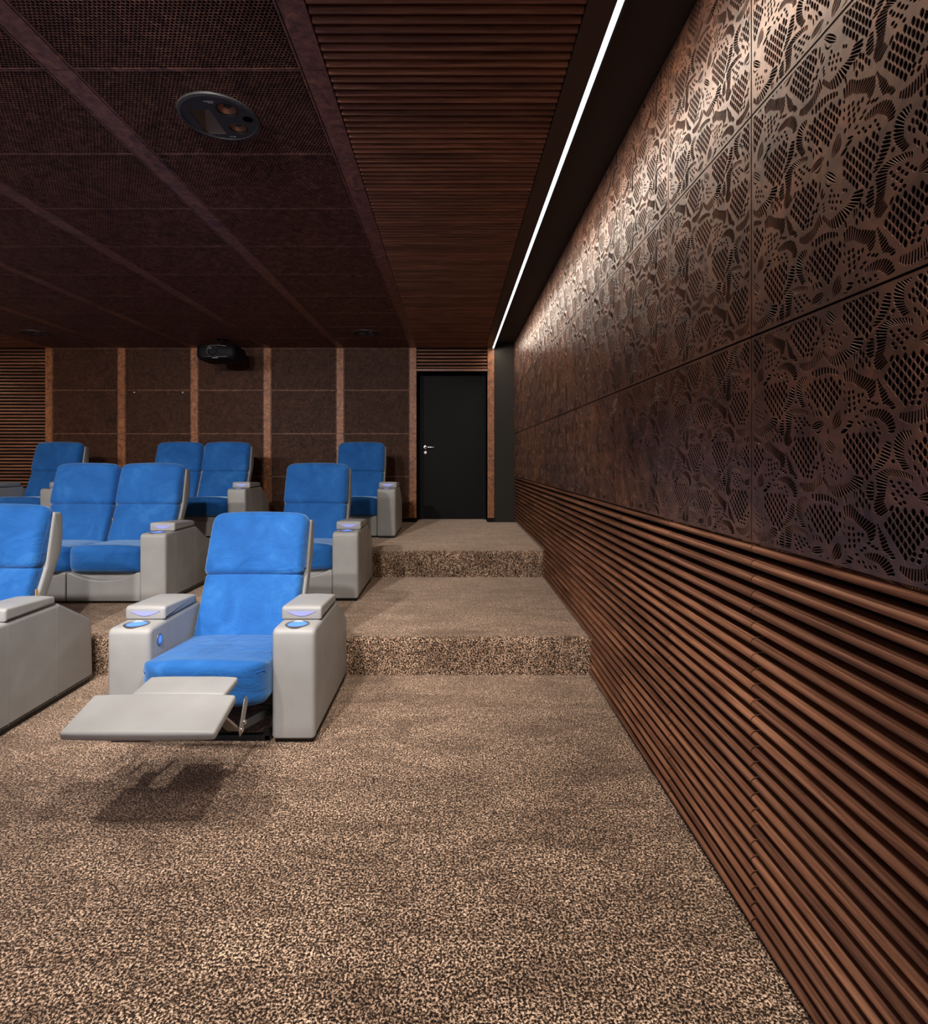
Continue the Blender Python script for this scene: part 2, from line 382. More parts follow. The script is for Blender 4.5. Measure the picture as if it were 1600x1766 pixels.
RS = [(A_, [(680, 635), (760, 645), (860, 655), (940, 720), (990, 780), (1000, 860)], [(670, 590), (740, 540), (850, 515), (960, 530), (1050, 600), (1090, 700), (1105, 780), (1080, 860)], 14),
      (A_, [(400, 160), (520, 165), (590, 220), (700, 280), (720, 340), (740, 395)], [(380, 30), (490, -50), (600, 40), (720, 85), (830, 130), (835, 250), (800, 350)], 15),
      (A_, [(835, 120), (860, 200), (880, 330), (920, 455), (1000, 480), (1040, 540)], [(855, 90), (920, 200), (980, 280), (1015, 380), (1095, 460), (1105, 520)], 11),
      (A_, [(1160, 570), (1260, 570), (1380, 550), (1460, 520), (1530, 440), (1620, 320)], [(1140, 650), (1220, 710), (1320, 740), (1420, 715), (1500, 680), (1560, 620), (1680, 520)], 13),
      (A_, [(1330, 890), (1290, 930), (1230, 970), (1220, 1050), (1220, 1180), (1250, 1260), (1300, 1350)], [(1320, 815), (1200, 815), (1110, 880), (1075, 980), (1068, 1100), (1095, 1200), (1150, 1290), (1200, 1380)], 15),
      (A_, [(980, 960), (930, 1040), (900, 1120), (870, 1220), (820, 1290), (780, 1380)], [(1045, 990), (1040, 1090), (1030, 1180), (980, 1260), (920, 1330), (850, 1380)], 10),
      (B_, [(540, 480), (470, 580), (400, 595), (330, 600), (260, 625), (200, 620), (160, 560), (120, 490)], [(665, 510), (660, 610), (610, 670), (540, 685), (460, 730), (370, 790), (290, 800), (215, 740), (150, 640), (95, 540)], 18),
      (B_, [(1340, 575), (1260, 535), (1180, 515), (1090, 505), (1020, 500), (1000, 520), (990, 560), (980, 640), (970, 710), (960, 790), (940, 850), (970, 900), (990, 950), (1005, 975)],
           [(1345, 495), (1250, 440), (1160, 415), (1060, 395), (950, 395), (860, 440), (818, 500), (828, 560), (838, 640), (848, 720), (815, 830), (795, 920), (825, 1020), (900, 1055)], 25),
      (B_, [(760, 555), (700, 640), (695, 720), (700, 780), (740, 840)], [(805, 570), (805, 640), (812, 700), (812, 760), (805, 830)], 6),
      (B_, [(590, 720), (520, 690), (460, 725), (395, 780)], [(575, 790), (520, 850), (460, 865), (420, 890)], 6),
      (B_, [(600, 950), (690, 955), (775, 1020), (810, 1110)], [(595, 1015), (670, 1070), (720, 1100), (785, 1145)], 7),
      (B_, [(0, 735), (100, 735), (180, 760), (250, 800), (320, 860)], [(0, 850), (100, 838), (190, 850), (260, 890), (325, 915)], 8),
      (A_, [(1410, 760), (1500, 715), (1610, 630)], [(1420, 825), (1500, 842), (1620, 845)], 3)]
for T, a, b, n in RS: mot += slots(T, a, b, n)
mot += mesh_mot
mot += dots(A_, [(465, 300), (520, 290), (595, 340), (650, 330), (465, 385), (530, 370), (600, 420), (470, 470), (535, 450), (475, 550), (540, 520), (415, 570)])
mot += dots(A_, [(400, 190), (405, 300), (400, 345), (395, 400), (390, 450)], .003, 1.9, 1.8)
mot += dots(A_, [(735, 415), (790, 440), (840, 455), (700, 460), (680, 502), (635, 550), (600, 590), (570, 628)], .0032, .2, 2.0)
mot += dots(A_, [(600, 720), (660, 705), (755, 745), (825, 715), (790, 810), (860, 790), (690, 760), (880, 860), (840, 905)], .0038, -.5)
mot += dots(A_, [(1540, 255), (1570, 170), (1470, 260), (1355, 355), (1440, 350), (1255, 440), (1330, 440), (1420, 440)], .0045, .6)
mot += dots(A_, [(1385, 990), (1335, 1060), (1290, 1130), (1350, 1195), (1395, 1120), (1400, 1270), (1365, 1340), (1415, 1400)], .004, 1.8, 1.6)
mot += dots(A_, [(230, 1220), (265, 1310), (210, 1280), (320, 1345), (200, 1345), (245, 1378), (300, 1410), (235, 1450), (285, 1490), (355, 1450), (395, 1320), (430, 1350)], .0036, 1.9)
mot += dots(A_, [(120, 1320), (125, 1370), (130, 1415), (140, 1470), (160, 1530)], .0026, .6, 1.8)
mot += dots(B_, [(1150, 590), (1260, 610), (1075, 635), (1195, 660), (1320, 685), (1130, 705), (1250, 725), (1370, 745), (1065, 745), (1180, 770), (1040, 570), (1100, 812), (1220, 860), (1270, 845), (1165, 877), (1110, 900)], .0040, -.2)
mot += dots(B_, [(1045, 940)], .004, .9, 2.2)
mot += dots(B_, [(570, 890), (612, 830), (660, 760), (700, 850), (742, 920), (650, 900), (620, 710), (570, 660)], .0045, 1.6, 1.7)
mot += dots(A_, [(1065, 1250), (1065, 1322), (1000, 1325), (1000, 1265)], .0045, .2, 1.3)
def panel_holes(w, h):
    q = .0004; nu, nv = int(w / q) + 2, int(h / q) + 2; occ = np.zeros((nu, nv), bool); keep = []
    items = []
    for poly in mot:
        P = np.array(poly); c = P.mean(0)
        for i in range(-5, 6):
            for j in range(-6, 7):
                off = np.array((i * PER_U, j * PER_V + i * PER_V / 2)); cc = c + off
                if -.0 < cc[0] < w and 0 < cc[1] < h: items.append(P + off)
    mg = .0085
    for P in items:
        P = P.copy(); P[:, 0] = np.clip(P[:, 0], mg, w - mg); P[:, 1] = np.clip(P[:, 1], mg, h - mg)
        ar = abs(sum(P[i, 0] * P[i - 1, 1] - P[i - 1, 0] * P[i, 1] for i in range(len(P)))) / 2
        if ar < 1.2e-5: continue
        c = P.mean(0); Q = c + (P - c) * 1.0
        lo = np.maximum(((P.min(0) - .0016) / q).astype(int), 0); hi = ((P.max(0) + .0016) / q).astype(int) + 1
        gx, gy = np.meshgrid(np.arange(lo[0], hi[0]) * q, np.arange(lo[1], hi[1]) * q, indexing='ij')
        m_ = np.zeros(gx.shape, bool)
        for i in range(len(P)):
            x0, y0 = P[i]; x1, y1 = P[i - 1]
            if y0 == y1: continue
            t = ((y0 > gy) != (y1 > gy)) & (gx < (x1 - x0) * (gy - y0) / (y1 - y0) + x0); m_ ^= t
        d = m_.copy()                                # grow by two cells for the web between holes
        for _ in range(2):
            e = d.copy(); e[1:] |= d[:-1]; e[:-1] |= d[1:]; e[:, 1:] |= d[:, :-1]; e[:, :-1] |= d[:, 1:]; d = e
        sub = occ[lo[0]:hi[0], lo[1]:hi[1]]; d = d[:sub.shape[0], :sub.shape[1]]; m_ = m_[:sub.shape[0], :sub.shape[1]]
        if (sub & d).any(): continue
        sub |= m_
        uniq = [tuple(P[0])]
        for p in P[1:]:
            if math.hypot(p[0] - uniq[-1][0], p[1] - uniq[-1][1]) > 2e-4: uniq.append(tuple(p))
        if len(uniq) >= 4: keep.append(uniq)
    return keep
def plate(name, m, outer, holes, t, ch=.0007, down=False):
    """sheet with true openings: front at +t (or facing down), chamfered hole edges"""
    from mathutils.geometry import delaunay_2d_cdt
    def grow(p, d):
        P = np.array(p); c = P.mean(0); A = sum(P[i - 1, 0] * P[i, 1] - P[i, 0] * P[i - 1, 1] for i in range(len(P))); out = []
        for i in range(len(P)):
            a = P[i] - P[i - 1]; b = P[(i + 1) % len(P)] - P[i]; tt = a / np.hypot(*a) + b / np.hypot(*b); L = np.hypot(*tt)
            out.append(tuple(P[i] + (np.array((tt[1], -tt[0])) / L * d * (1 if A > 0 else -1) if L > .2 else 0)))
        return out
    ccw = lambda p: list(p) if sum(p[i - 1][0] * p[i][1] - p[i][0] * p[i - 1][1] for i in range(len(p))) > 0 else list(p)[::-1]
    outer = ccw(outer); holes = [ccw(h) for h in holes]; big = [grow(h, ch) for h in holes]
    vs, fs = [], []
    for r in [outer] + big:
        k = len(vs); vs += [Vector(p) for p in r]; fs.append(list(range(k, k + len(r))))
    ov, oe, of, _, _, orf = delaunay_2d_cdt(vs, [], fs, 0, 1e-6)
    b = MB(); keep = [f for f, o in zip(of, orf) if list(o) == [0]]
    b.add([(p[0], p[1], t) for p in ov], keep)
    b.add([(p[0], p[1], 0) for p in ov], [tuple(f)[::-1] for f in keep])
    n = len(outer); b.add([(*p, 0) for p in outer] + [(*p, t) for p in outer], [(i, (i + 1) % n, n + (i + 1) % n, n + i) for i in range(n)])
    for h, g in zip(holes, big):
        n = len(h)
        b.add([(*p, t) for p in g] + [(*p, t - ch) for p in h] + [(*p, 0) for p in h],
              [(i, (i + 1) % n, n + (i + 1) % n, n + i) for i in range(n)] + [(n + i, n + (i + 1) % n, 2 * n + (i + 1) % n, 2 * n + i) for i in range(n)])
    if down: b.v = [(x, y, -z) for x, y, z in b.v]
    return b.mesh(name, m, fix=False)
def lace_mesh():
    w, h = LP, .594; hs = panel_holes(w, h)
    me = plate('lace_panel', M['lace'], [(.001, .001), (w - .001, .001), (w - .001, h - .001), (.001, h - .001)], hs, .0022, .0004)
    print('lace holes', len(hs), 'verts', len(me.vertices)); return me
lace = lace_mesh()
rows = [(-.241, .353), (.353, .990), (.990, 1.620)]
for y0, y1 in cols[:14]:
    for z0, z1 in rows:                              # local u runs towards -Y, v up
        o = link('lace_panel', lace, wall_r, (XW + .005, y1 - .002, H + z0 + .002), (0, 0, 0), (1, (z1 - z0 - .004) / .594, 1))
        o.rotation_euler = Matrix(((0, 0, -1), (-1, 0, 0), (0, 1, 0))).to_euler()
# ---- left wall: the same lower battens, plain bronze boards above
wall_l = MB().box(XL - .12, XL - .045, YF, YD, -.05, ZC + .2).build('wall_left', M['black']); tag(wall_l, 'left side wall opposite the lace wall', kind='structure')
for y0, y1 in cols[::1]:
    batten_module(y0, y1, True).build('batten_panel', M['wal_y'], wall_l, smooth=35)
    MB().box(XL - .03, XL - .02, y0 + .002, y1 - .002, H - .241, H + 1.62).build('wall_board', M['lace'], wall_l)

# ---- perforated sheet (staggered lozenge holes)
def perf_mesh(w, h, hole=None, name='perforated_panel', pu=.0165, pv=.0128):
    mg = .007; nu = int(round((w - 2 * mg) / pu)); nv = int(round((h - 2 * mg) / pv)); pu = (w - 2 * mg) / (nu + .5); pv = (h - 2 * mg) / nv
    b = MB(); t = .004
    hexo = [(-.5, -1 / 3), (0, -2 / 3), (.5, -1 / 3), (.5, 1 / 3), (0, 2 / 3), (-.5, 1 / 3)]
    for j in range(nv):
        for i in range(nu):
            cx = mg + pu * (i + .5 + (.5 if j % 2 else 0)); cy = mg + pv * (j + .5)
            if hole and math.hypot(cx - hole[0], cy - hole[1]) < hole[2] + .006: continue
            o = [(cx + a * pu, cy + c * pv, 0) for a, c in hexo]
            q = [(cx + a * pu * .81, cy + c * pv * .90) for a, c in hexo]
            vs = o + [(x, y, 0) for x, y in q] + [(x, y, t) for x, y in q]
            fs = [(k_, (k_ + 1) % 6, 6 + (k_ + 1) % 6, 6 + k_) for k_ in range(6)] + [(6 + k_, 6 + (k_ + 1) % 6, 12 + (k_ + 1) % 6, 12 + k_) for k_ in range(6)]
            b.add(vs, fs)
    z = -.0003
    b.box(0, w, 0, mg, z, t); b.box(0, w, h - mg, h, z, t); b.box(0, mg + pu * .1, mg, h - mg, z, t); b.box(w - mg - pu * .1, w, mg, h - mg, z, t)
    if hole:
        n = 48; r0, r1 = hole[2] - .004, hole[2] + .016
        ring = [(hole[0] + r * math.cos(2 * math.pi * k_ / n), hole[1] + r * math.sin(2 * math.pi * k_ / n), z) for r in (r0, r1) for k_ in range(n)]
        b.add(ring, [(k_, (k_ + 1) % n, n + (k_ + 1) % n, n + k_) for k_ in range(n)])
    return b.mesh(name, M['perf'], fix=False)
PW = .921; perf = perf_mesh(PW - .006, MOD - .004)
perf_hole = perf_mesh(PW - .006, MOD - .004, (PW / 2 - .003, MOD / 2 - .002, .158))
BL = [-.600 - 1.019 * k for k in range(6)]; BW = .098      # beam left edges

# ---- ceiling
ceil = MB().box(XL - .12, XW + .12, YF, YD + .1, ZC + .14, ZC + .2).build('ceiling', M['black']); tag(ceil, 'dark coffered ceiling of perforated panels, beams and slats', kind='structure')
mb = MB()
for k in range(5): mb.box(BL[k + 1] + BW + .003, BL[k] - .003, YF, YB - MOD * 12, ZC, ZC + .008)
mb.build('plain_panel', M['perf'], ceil)
for c in range(5):
    x0 = BL[c + 1] + BW + .003
    for r_ in range(12):
        y1 = YB - MOD * r_
        me = perf_hole if ((c, r_) in ((0, 1), (4, 1), (0, 8))) else perf
        # sheet lies in XY facing down
        link('perforated_panel', me, ceil, (x0, y1 - MOD + .002, ZC))
for k in range(6):
    b = MB()
    for y0, y1 in cols: b.box(BL[k] + .002, BL[k] + BW - .002, y0 + .0015, y1 - .0015, ZC - .001, ZC + .02)
    b.build('ceiling_beam', M['beam'], ceil)
def slatpanel(x0, x1):
    b = MB(); n = 14; p = MOD / n
    for i in range(n):
        y = p * (i + .5)
        b.prism([(y + u, .036 - d) for u, d in D(0, .030, .036, 7)], 'x', x0, x1, random.random())
    return b.mesh('slat_panel', M['wal_x'], smooth=35)
variants = [slatpanel(-.498, .456) for _ in range(5)]
left_slats = [slatpanel(-6.656, -5.702)]
for i, (y0, y1) in enumerate(cols):
    link('slat_panel', variants[i % 5], ceil, (0, y0, ZC - .004)); link('slat_panel', left_slats[0], ceil, (0, y0, ZC - .004))
for s in (0, 1):
    X = (lambda x: x) if s == 0 else (lambda x: -6.2 - x)
    def bx(a, c, *r_): 
        a, c = sorted((X(a), X(c))); return MB().box(a, c, *r_)
    bx(.46, .559, YF, YB, ZC - .004, ZC + .03).build('cove_board', M['covebeam'], ceil)
    bx(.583, XW + .04, YF, YB, H + 1.622, H + 1.66).build('cove_ceiling', M['cove'], ceil)
    bx(.583, .592, YF, YB, ZC - .001, H + 1.622).build('cove_upstand', M['cove'], ceil)
    o = bx(.560, .582, YF, YB - .005, ZC - .004, ZC + .006).build('led_light_strip', M['led'])
    tag(o, ['long glowing white light strip in the ceiling above the lace wall', 'long glowing light strip in the ceiling over the left wall'][s], 'light strip')

# ---- back wall
wall_b = MB().box(XL - .1, -.503, YB + .05, YB + .15, 0, ZC + .15).box(.49, XW + .1, YB + .05, YB + .15, 0, ZC + .15).box(-.503, .49, YB + .05, YB + .09, H + 1.25, ZC + .15) \
    .build('wall_back', M['black']); tag(wall_b, 'back wall of framed perforated panels beside the black door', kind='structure')
zr = [-.822, -.243, .357, .965, 1.557]
for c in range(5):
    for i in range(4):
        h = zr[i + 1] - zr[i]
        o = link('perforated_panel', perf, wall_b, (BL[c + 1] + BW + .003, YB, H + zr[i] + .002), (R(90), 0, 0), (1, (h - .004) / (MOD - .004), 1))
        o.rotation_euler = Matrix(((1, 0, 0), (0, 0, 1), (0, 1, 0))).to_euler() if False else (R(90), 0, 0)
        o.scale = (1, (h - .004) / (MOD - .004), -1)
        o.material_slots[0].link = 'OBJECT'; o.material_slots[0].material = M['perfwall']
def post(x0, x1):
    b = MB()
    for i in range(4): b.box(x0, x1, YB - .004, YB + .04, H + zr[i] + .0015, H + zr[i + 1] - .0015)
    b.build('wall_post', M['burl'], wall_b)
for k in range(6): post(BL[k] + .002, BL[k] + BW - .002)
post(.492, .584); post(-6.784, -6.692)
def back_slats(x0, x1, z0, z1, y=YB + .045):
    b = MB(); n = int((z1 - z0) / .0455); p = (z1 - z0) / n
    for i in range(n):
        z = z0 + p * (i + .5); b.prism([(y - q, z + u) for u, q in D(0, .029, .038, 7)], 'x', x0, x1, random.random())
    b.build('slat_panel', M['wal_x'], wall_b, smooth=35)
back_slats(-.498, .488, H + 1.265, H + 1.552); back_slats(-6.688, -5.702, L2 + .07, H + 1.552)
MB().box(-.499, .489, YB - .002, YB + .05, H + 1.235, H + 1.262).build('lintel', M['wal_x'], wall_b)
MB().box(.586, XW + .04, YB + .005, YB + .05, L2 - .02, H + 1.62).box(XL - .04, -6.786, YB + .005, YB + .05, L2 - .02, H + 1.62).build('wall_pier', M['charcoal'], wall_b)
o = MB().box(-6.9, -.503, YB + .012, YB + .05, L2 - .02, H + zr[0]).box(.492, .60, YB + .003, YB + .05, L2 - .02, H + zr[0]).build('baseboard_back', M['door']); tag(o, 'black baseboard along the back wall', kind='structure')
# door bay
MB().box(-.56, -.503, YB + .05, YD + .05, L2 - .02, ZC).box(.49, .55, YB + .05, YD + .05, L2 - .02, ZC).box(-.503, .49, YB + .09, YD + .05, H + 1.30, ZC).build('door_reveal', M['door'], wall_b)
dr = MB().box(-.44, .455, YD - .012, YD + .03, L2 + .012, L2 + 2.16).build('door_1', M['door'], bevel=.002); tag(dr, 'plain black door with a lever handle', kind='structure')
MB().box(-.502, -.445, YD - .02, YD + .04, L2 - .01, L2 + 2.22).box(.46, .489, YD - .02, YD + .04, L2 - .01, L2 + 2.22).box(-.445, .46, YD - .02, YD + .04, L2 + 2.165, L2 + 2.22).build('door_frame', M['plastic'], dr, bevel=.002)
hx, hz = -.395, H + .175
mb = MB().lathe([(.026, YD - .012), (.026, YD - .022), (.012, YD - .024), (.010, YD - .06), (0, YD - .06)], (hx, 0, hz), 'y', 20)
mb.tube([(hx, YD - .055, hz), (hx + .02, YD - .062, hz), (hx + .125, YD - .060, hz)], .0105, 10)
hn = mb.build('door_handle', M['chrome'], dr, smooth=40); tag(hn, 'polished metal lever handle')
kh = MB().lathe([(.020, YD - .012), (.020, YD - .018), (0, YD - .018)], (hx, 0, hz - .075), 'y', 18).box(hx - .004, hx + .004, YD - .05, YD - .018, hz - .10, hz - .072).build('door_lock', M['chrome'], dr)
# wall behind the camera with the screen
wf = MB().box(XL - .1, XW + .1, YF - .1, YF, -.05, ZC + .2).build('wall_front', M['charcoal']); tag(wf, 'dark wall behind the viewpoint', kind='structure')
sc_ = empty('projection_screen', (-3.1, YF + .03, 0)); tag(sc_, 'wide projection screen on the wall facing the seats', 'screen')
MB().box(-2.0, 2.0, -.01, .0, .55, 2.6).build('screen_surface', M['screen'], sc_)
MB().box(-2.06, 2.06, -.028, -.011, .49, 2.66).build('screen_frame', M['plastic'], sc_)

# ================================================================ SEATS
def top_crown(amount, zmid): return None
def seat_cushion(x0, x1, yf, yb, zt, zb, rc, parent, recl=False):
    ztb = zt - (.035 if recl else .02)
    prof = round_poly([(yf, zb), (yb, zb), (yb, ztb), (yf, zt)], [.05, .02, .03, .035 if not recl else .02], 5, .03)
    def crown(u, p):
        top = max(0, (p.y - (zb + .06)) / (zt - zb - .06)); front = max(0, 1 - (p.x - yf) / .1)
        e = (1 - u ** 4)
        return .022 * e * top + .010 * e * front
    def warp(x, y, z, u):
        a = abs(u); k = max(0, (a - .62) / .38); fr = max(0, 1 - (y - yf) / .16)
        y2 = y + fr * rc * (1 - math.sqrt(max(0, 1 - k * k)))
        return (x, y2, z)
    vs, fs = loft_x(prof, x0, x1, .02, 22, crown, warp, 5)
    s = MB().add(vs, fs).build('seat', M['velvet'], parent, smooth=60)
    # welt along the top front edge
    pts = []
    for k in range(25):
        u = -0.985 + 1.97 * k / 24; x = (x0 + x1) / 2 + u * (x1 - x0) / 2; a = abs(u); kk = max(0, (a - .62) / .38)
        pts.append((x, yf - .003 + rc * (1 - math.sqrt(max(0, 1 - kk * kk))) - .010 * (1 - u ** 4), zt - .035 + .010 * (1 - u ** 4)))
    MB().tube(pts, .0028).build('piping', M['bseam'], s, smooth=60)
    return s
def back_unit(x0, x1, parent, pose):
    """pose: (y,z) of cushion foot, seam, top on the front face"""
    (yb, zb), (ys, zs), (yt, zt) = pose
    T = .115
    low = round_poly([(yb, zb), (yb + T + .03, zb), (ys + T - .005, zs + .01), (ys + .002, zs + .005)], [.03, .02, .02, .022], 5, .025)
    def cr1(u, p):
        d = (p.x - (yb + (ys - yb) * (p.y - zb) / (zs - zb)))
        return .018 * (1 - u ** 4) * max(0, 1 - abs(d) / .05)
    vs, fs = loft_x(low, x0 + .006, x1 - .006, .03, 20, cr1)
    b = MB().add(vs, fs).build('backrest', M['velvet'], parent, smooth=60)
    hd = round_poly([(ys - .030, zs), (ys + T - .01, zs), (yt + T - .015, zt - .02), (yt + .015, zt)], [.034, .02, .045, .055], 7, .022)
    def cr2(u, p):
        v = (p.y - zs) / (zt - zs); f = p.x < (ys + yt) / 2 + .05
        return (.024 * (1 - u ** 4) * math.sin(math.pi * min(1, max(0, v * .9 + .05))) if f else 0) + .016 * (1 - u * u) * max(0, min(1, (v - .80) / .2)) ** 2
    def wp(x, y, z, u):
        k = max(0, (abs(u) - .72) / .28); v = max(0, (z - zs) / (zt - zs) - .5) * 2
        return (x, y + .012 * k * k, z - .022 * k * k * v)
    vs, fs = loft_x(hd, x0, x1, .034, 20, cr2, wp, 6)
    h = MB().add(vs, fs).build('headrest', M['velvet'], parent, smooth=60)
    # seams down both sides of the cushion
    for xs in (x0 + .0, x1 - .0):
        sm = MB()
        sx = .0006 if xs > (x0 + x1) / 2 else -.0006
        sm.tube([(xs + sx, ys + .030, zs + .03), (xs + sx, yt + .055, zt - .05)], .0016)
        sm.build('side_seam', M['bseam'], h)
    # leather shell behind
    o1, o2 = T - .045, T + .055
    sp = round_poly([(yb + o1 + .02, zb + .04), (yb + o1 + .09, zb + .03), (ys + o2 + .045, zs + .10), (yt + o1 + .075, zt - .055), (yt + o1, zt - .05), (ys + o1 + .005, zs)], [.02, .03, .35, .035, .012, .1], 8, .04)
    vs, fs = loft_x(sp, x0 - .012, x1 + .012, .014, 8, None, None, 4)
    sh = MB().add(vs, fs).build('back_shell', M['leather'], parent, smooth=50)
    tg = MB().box(x1 + .0115, x1 + .0145, ys + o1 - .088, ys + o1 - .070, zs - .165, zs - .115).build('sewn_label', M['tag'], sh)
    return b
def armrest(x0, x1, parent, inner=None, button=False, y0=0.0):
    a = round_poly([(0, .022), (.815, .022), (.80, .385), (.52, .553), (0, .553)], [.012, .015, .035, .03, .032], 5, .06)
    vs, fs = loft_x(a, x0, x1, .022, 4)
    m = MB().add(vs, fs)
    ar = m.build('armrest', M['leather'], parent, smooth=50)
    for xs in (x0 - .0004, x1 + .0004):
        for y, zt in ((.16, .53), (.50, .535), (.021, .53)): MB().tube([(xs, y, .035), (xs, y, zt)], .0012, 5).build('stitched_seam', M['seam'], ar)
    pp = round_poly([(.145, .556), (.49, .556), (.49, .598), (.455, .606), (.145, .622)], [.006, .008, .015, .01, .018], 4, .05)
    vs, fs = loft_x(pp, x0 + .002, x1 - .002, .012, 10, lambda u, p: .004 * (1 - u ** 2) if p.y > .59 else 0)
    pad = MB().add(vs, fs).build('arm_pad', M['leather'], ar, smooth=50)
    cx = (x0 + x1) / 2
    n = 14; w = (x1 - x0) * .36
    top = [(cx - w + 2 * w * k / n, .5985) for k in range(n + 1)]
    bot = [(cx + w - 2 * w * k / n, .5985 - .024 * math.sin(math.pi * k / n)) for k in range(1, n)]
    MB().prism(top + bot, 'y', .1410, .147).build('painted_glow_crescent', M['lilac'], ar)  # raised crescent with the cup's glow painted in
    MB().lathe([(.059, .551), (.059, .5555), (.055, .557), (.049, .557), (.047, .5535)], (cx, .072, 0), 'z', 36, cap=False).build('cup_ring', M['steel'], ar, smooth=40)
    MB().lathe([(.046, .5545), (.030, .5538), (0, .5535)], (cx, .072, 0), 'z', 32).build('cup_light', M['ledglow'], ar, smooth=60)
    # dark feet strip
    MB().box(x0 + .012, x1 - .012, .02, .79, 0, .024).build('foot', M['blackmetal'], ar)
    if button:
        xs = x1
        b = MB().lathe([(.024, xs - .002), (.024, xs + .003), (.019, xs + .005)], (0, .085, .475), 'x', 28, 1, 1.25).build('control_button', M['steel'], ar, smooth=40)
        MB().lathe([(.018, xs + .0045), (.010, xs + .0065), (0, xs + .0065)], (0, .085, .475), 'x', 24, 1, 1.25).build('button_light', M['ledglow'], b, smooth=40)
    return ar
UP = ((.47, .38), (.622, .725), (.690, 1.095)); REC = ((.37, .33), (.555, .69), (.655, 1.045))
def base_front(x0, x1, parent):
    w = x1 - x0; n = 20; zt = .243
    arc = [(x0 + .03 + (w - .06) * k / n, zt - .062 * math.sin(math.pi * k / n) ** .8) for k in range(n + 1)]
    poly = [(x0, .02), (x1, .02), (x1, zt)] + arc[::-1] + [(x0, zt)]
    MB().prism(poly, 'y', .022, .075).build('front_panel', M['leather'], parent, bevel=.008)
    MB().box(x0 + .01, x1 - .01, .076, .10, .06, .252).build('inner_panel', M['leather'], parent)
def recliner():
    t = empty('recliner_chair', (0, 0, 0))
    armrest(-.5, -.292, t, button=True); armrest(.292, .5, t)
    base_front(-.288, .288, t)
    seat_cushion(-.288, .288, .015, .53, .435, .245, .05, t)
    back_unit(-.288, .288, t, UP)
    MB().box(-.285, .285, .10, .74, .03, .24).build('base_box', M['leather'], t, bevel=.01)
    return t
def loveseat():
    t = empty('double_recliner', (0, 0, 0))
    armrest(-.79, -.585, t, button=True); armrest(.585, .79, t)
    for a, b in ((-.581, -.004), (.004, .581)):
        base_front(a, b, t)
        seat_cushion(a + .002, b - .002, .015, .53, .435, .245, .06, t)
        back_unit(a + .006, b - .006, t, UP)
        MB().box(a, b, .10, .74, .03, .24).build('base_box', M['leather'], t, bevel=.01)
    return t
def open_recliner():
    t = empty('recliner_chair', (0, 0, 0))
    armrest(-.5, -.292, t, button=True); armrest(.292, .5, t)
    seat_cushion(-.288, .288, -.125, .46, .415, .225, .085, t, True)
    back_unit(-.288, .288, t, REC)
    MB().box(-.27, .27, .14, .70, .12, .22).build('seat_frame', M['blackmetal'], t, bevel=.008)
    fr = MB().box(-.275, .275, .02, .05, .012, .03).box(-.275, .275, .62, .65, .012, .03)
    for s in (-1, 1):
        fr.box(s * .265 - .012, s * .265 + .012, .02, .65, .012, .036)
        fr.tube([(s * .262, .10, .03), (s * .262, .20, .16)], .012, 4); fr.tube([(s * .262, .60, .03), (s * .262, .50, .16)], .012, 4)
    fr.build('base_frame', M['blackmetal'], t)
    # footrest: rounded leather boards, tipped down towards the front
    f = empty('footrest', (0, 0, 0), t)
    def board(x0, x1, y0, y1, z0, z1, th, name):
        d = Vector((y1 - y0, z1 - z0)).normalized(); nn = Vector((-d.y, d.x)) * th
        p = round_poly([(y0, z0), (y1, z1), (y1 + nn.x, z1 + nn.y), (y0 + nn.x, z0 + nn.y)], [.010, .010, .010, .010], 4, .04)
        vs, fs = loft_x(p, x0, x1, .010, 12, lambda u, q: .004 * (1 - u ** 4), None, 4)
        return MB().add(vs, fs).build(name, M['leather'], f, smooth=50)
    bd = board(-.255, .305, -.655, -.455, .352, .405, .034, 'footrest_board')
    bd2 = board(-.115, .255, -.452, -.31, .405, .418, .030, 'extension_board')
    for s, xo in ((1, .235), (-1, -.185)):
        MB().prism([(-.47, .350), (-.462, .356), (-.300, .222), (-.308, .214)], 'x', xo - .028, xo + .026).build('link_strip', M['steel'], f, bevel=.0015)
        MB().prism([(-.325, .200), (-.295, .205), (-.235, .315), (-.250, .340), (-.275, .335), (-.335, .225)], 'x', xo + .028, xo + .033).build('link_plate', M['steel'], f, bevel=.0015)
        MB().prism([(-.31, .21), (-.27, .205), (.10, .10), (.12, .13), (-.28, .245)], 'x', s * .262 - .004, s * .262 + .004).build('scissor_arm', M['blackmetal'], f)
    for y, z in ((-.312, .222), (-.280, .240)):
        MB().lathe([(.010, .268), (.010, .273), (.006, .276), (0, .276)], (0, y, z), 'x', 14).build('bolt', M['chrome'], f, smooth=40)
    return t
def copy_tree(o, parent=None):
    c = o.copy(); COL.objects.link(c); c.parent = parent
    for ch in list(o.children): copy_tree(ch, c)
    return c
GR = 'blue velvet recliners in three tiers'
def place(o, x, y, z, label, cat, group=GR):
    o.location = (x, y, z); tag(o, label, cat, group); return o
op = place(open_recliner(), -1.160, 2.63, 0, 'single blue velvet recliner on the lowest floor with its grey footrest folded out', 'recliner')
rc = recliner(); lv = loveseat()
place(rc, -1.25, 4.36, L1, 'single blue recliner on the middle step, directly behind the chair with the open footrest', 'recliner')
place(copy_tree(rc), -1.135, 6.12, L2, 'single blue recliner on the top step, nearest the black door', 'recliner')
place(copy_tree(rc), -4.905, 6.12, L2, 'single blue recliner on the top step, leftmost, before the wooden slats', 'recliner')
place(lv, -3.02, 4.26, L1, 'double blue recliner on the middle step, with both seats in view', 'double recliner', 'double blue recliners in the middle of each row')
place(copy_tree(lv), -3.095, 6.10, L2, 'double blue recliner on the top step under the projector', 'double recliner', 'double blue recliners in the middle of each row')
